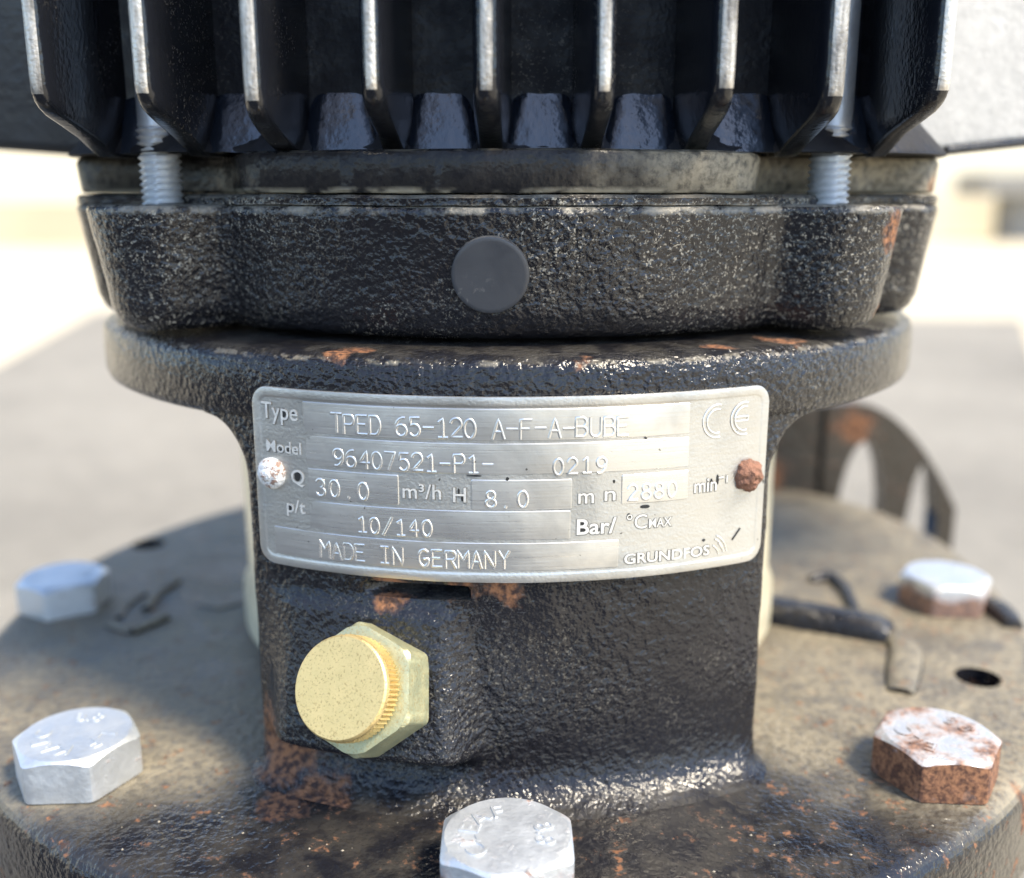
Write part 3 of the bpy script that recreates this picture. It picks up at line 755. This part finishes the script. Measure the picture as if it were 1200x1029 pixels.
# embossed field names
def embossed(body, u0, v0, size, bold=0.02, width=None, name='embossed_lettering', mat='stroke', h0=0.30, slant=0.0):
    v, f = text_mesh(body, size, bold, 0.11, 'LEFT')
    xs = [p[0] for p in v]; k = 1.0
    if width: k = width / (max(xs) - min(xs))
    x0 = min(xs)
    mi = []
    for q in f:
        zs = [v[i][2] for i in q]; mi.append(1 if max(zs) - min(zs) > 0.05 else 0)
    v2, f2 = text_mesh(body, size, bold + 0.13, 0.012, 'LEFT')       # dirt gathered round the raised letters
    n0 = len(f); v, f = merge((v, f), ([(x + 0.05, y - 0.07, z - 0.03) for x, y, z in v2], f2)); mi += [1] * (len(f) - n0)
    return obj(name, [bend(u0 + (x - x0) * k + slant * y, v0 + y, h0 + 0.05 + z) for x, y, z in v], f, None, plate, 40, mats=['letter', 'grime_shade'], midx=mi)
embossed('Type', -46.0, -39.3, 4.4, 0.03, 7.9)
embossed('Model', -45.3, -45.5, 3.1, 0.03, 7.6)
embossed('Q', -40.1, -51.0, 3.7, 0.03, 2.8)
embossed('p/t', -41.4, -56.6, 3.5, 0.03, 4.0)
embossed('m³/h', -18.3, -51.9, 3.8, 0.03, 6.9)
embossed('H', -9.3, -52.3, 3.8, 0.03, 2.3)
embossed('m', 12.6, -52.7, 4.0, 0.03, 2.8)
embossed('n', 17.3, -52.4, 3.8, 0.02, 2.0)
embossed('min⁻¹', 34.4, -52.3, 3.8, 0.03, 7.0)
embossed('Bar/', 12.4, -58.4, 4.0, 0.08, 7.2)
embossed('°C', 21.5, -58.0, 3.8, 0.01, 3.8)
embossed('MAX', 25.7, -58.0, 2.4, 0.02, 4.4)
embossed('GRUNDFOS', 21.2, -64.5, 2.7, 0.06, 17.0)
def outline_arc(cu, cv, r, a0, a1, rad=0.18): return strokes(split(arc(cu, cv, r, r, a0, a1, 26)), rad, 0.32)
# CE mark drawn as outlined letters
parts = []
for cu in (38.7, 44.6):
    for r in (3.0, 2.2): parts.append(outline_arc(cu, -39.4, r, 80, 280))
parts += [strokes(split([(42.5, -39.0), (45.3, -39.0), (45.3, -39.8), (42.5, -39.8)]), 0.18, 0.32)]
inked('conformity_mark', parts)
# maker's emblem: two arcs and a stroke
parts = [outline_arc(37.6, -65.0, 4.4, 10, 62, 0.17), outline_arc(37.6, -65.0, 3.7, 10, 62, 0.17), outline_arc(37.4, -65.4, 2.9, 15, 58, 0.15), strokes(split([(40.2, -62.6), (41.3, -64.2)]), 0.17, 0.32)]
inked('emblem', parts)
# black paint left in the counters of the letters
def dab(u, v_, a, b, h=0.33, rot=0.0):
    n = 14; top, bot = [], []
    for k in range(n):
        q = 2 * math.pi * k / n; j = 1 + 0.18 * mnoise.noise((u * 3 + math.cos(q), v_ * 3 + math.sin(q), 0))
        x, y = a * j * math.cos(q), b * j * math.sin(q)
        top.append(bend(u + x * math.cos(rot) - y * math.sin(rot), v_ + x * math.sin(rot) + y * math.cos(rot), h + 0.10)); bot.append(bend(u + x * 1.1, v_ + y * 1.1, h - 0.1))
    return rings_mesh([bot, top])
DABS = [(-41.05, -38.05, .5, .8), (-39.2, -38.0, .4, .3), (-43.6, -44.6, .25, .5), (-41.8, -44.95, .45, .5), (-40.25, -44.95, .4, .5), (-38.9, -44.8, .35, .25), (-38.75, -49.6, .62, .95),
        (-40.75, -55.7, .45, .75), (13.35, -56.2, .45, .5), (13.4, -57.65, .55, .5), (16.1, -57.7, .45, .4), (38.0, -50.9, .25, .9), (39.3, -50.3, .22, .9), (21.9, -55.4, .32, .35), (-8.3, -50.6, .18, .8), (-7.7, -51.6, .2, .6),
        (27.6, -57.3, .25, .2), (24.9, -54.0, .9, .32), (24.3, -62.9, .4, .2), (24.6, -41.45, .28, .16), (19.0, -49.0, .2, .3), (36.9, -61.6, .3, .25), (-5.5, -47.5, 1.3, .14), (0.2, -48.0, .3, .3)]
for d in DABS:
    v, f = dab(*d); obj('paint_residue', v, f, 'residue', plate, 40)
v, f = merge(strokes(split([(43.2, -62.3), (44.8, -60.4)]), 0.2, 0.36)); obj('scratch', v, f, 'residue', plate, 40)
# rivets
def rivet(u, v_, mat, rough):
    prof = [(2.9, -0.3), (3.0, 0.3), (2.85, 0.9), (2.4, 1.5), (1.7, 1.95), (1.25, 2.05), (1.05, 2.35), (0.6, 2.55), (0.1, 2.6)]
    nrm = Vector((math.sin(u / RP), -math.cos(u / RP), 0)); b = Vector(bend(u, v_, 0.2))
    vv, ff = disc_on(b, nrm, prof, 40)
    out = []
    for p in vv:
        P = Vector(p); d = mnoise.noise(P * 0.7) * rough + mnoise.noise(P * 1.9) * rough * 0.6
        out.append(tuple(P + (P - b).normalized() * d))
    return obj('rivet', out, ff, mat, plate, 40 if rough < 0.2 else 20)
rv = rivet(-44.3, -49.6, 'rivetw', 0.16); rv['label'] = 'round rivet with chipped white paint'
rv = rivet(46.0, -50.3, 'rivetr', 0.5); rv['label'] = 'crusty rusted rivet'

# ------------------------------------------------------------------ arched casting standing behind the cover plate, right
def arch_plate():
    def out(x):   # top outline height over x
        t = (x - 92) / 92.0
        return -77 - 190 * max(0, t - 0.42) ** 2.0 - 70 * max(0, 0.42 - t) ** 2.2
    xs = list(np.linspace(92, 174, 48)); v, f = [], []
    zb = -243.9
    def lower(x):  # underside over the two openings, down to the foot elsewhere
        for c, hw, top in ((137, 9.5, -92), (161, 6.5, -100)):
            q = abs(x - c) / hw
            if q < 1: return top - 34 * (1 - math.sqrt(1 - q * q))
        return None
    parts = []
    def slab(xa, xb, za0, za1, zb0, zb1, y0=112, y1=124):
        parts.append(([(xa, y0, zb0), (xb, y0, zb1), (xb, y0, za1), (xa, y0, za0), (xa, y1, zb0), (xb, y1, zb1), (xb, y1, za1), (xa, y1, za0)],
                      [(0, 1, 2, 3), (7, 6, 5, 4), (0, 3, 7, 4), (1, 5, 6, 2), (3, 2, 6, 7), (0, 4, 5, 1)]))
    for a, b in zip(xs[:-1], xs[1:]):
        mid = lower((a + b) / 2)
        if mid is None: slab(a, b, out(a), out(b), zb, zb)
        else: slab(a, b, out(a), out(b), lower(a) or mid - 6, lower(b) or mid - 6); slab(a, b, -135, -135, zb, zb)
    return merge(*parts)
v, f = arch_plate()
br = bpy.data.objects.new('arched_bracket', None); C.objects.link(br); br['label'] = 'rusty black arched casting with two openings behind the cover plate'; br['category'] = 'bracket'
obj('plate', v, f, 'cast_far', br, 40)
v, f = tube([(96, 118, -243.9 + 3), (140, 118, -243.9 + 3), (172, 118, -243.9 + 3)], 8, 12, flat=0.35)
obj('foot', v, f, 'cast_far', br, 40)

# loose grit lying on the cover plate
gr = random.Random(11); parts = []
for i in range(520):
    a = gr.uniform(-3.14, 3.14); r = math.sqrt(gr.uniform(0.52, 1)) * 132
    x, y = r * math.sin(a), -r * math.cos(a)
    if y > 60: continue
    q = 0.10 + 0.26 * gr.random() ** 4
    p = [(x + q * dx * gr.uniform(.6, 1.2), y + q * dy * gr.uniform(.6, 1.2), ZB + 0.05 + q * dz * gr.uniform(.4, .9)) for dx, dy, dz in ((1, 0, 0), (-1, 0, 0), (0, 1, 0), (0, -1, 0), (0, 0, 1), (0, 0, -.3))]
    parts.append((p, [(0, 2, 4), (2, 1, 4), (1, 3, 4), (3, 0, 4), (2, 0, 5), (1, 2, 5), (3, 1, 5), (0, 3, 5)]))
v, f = merge(*parts)
obj('grit', v, f, 'grit', cover, 0, kind='stuff')
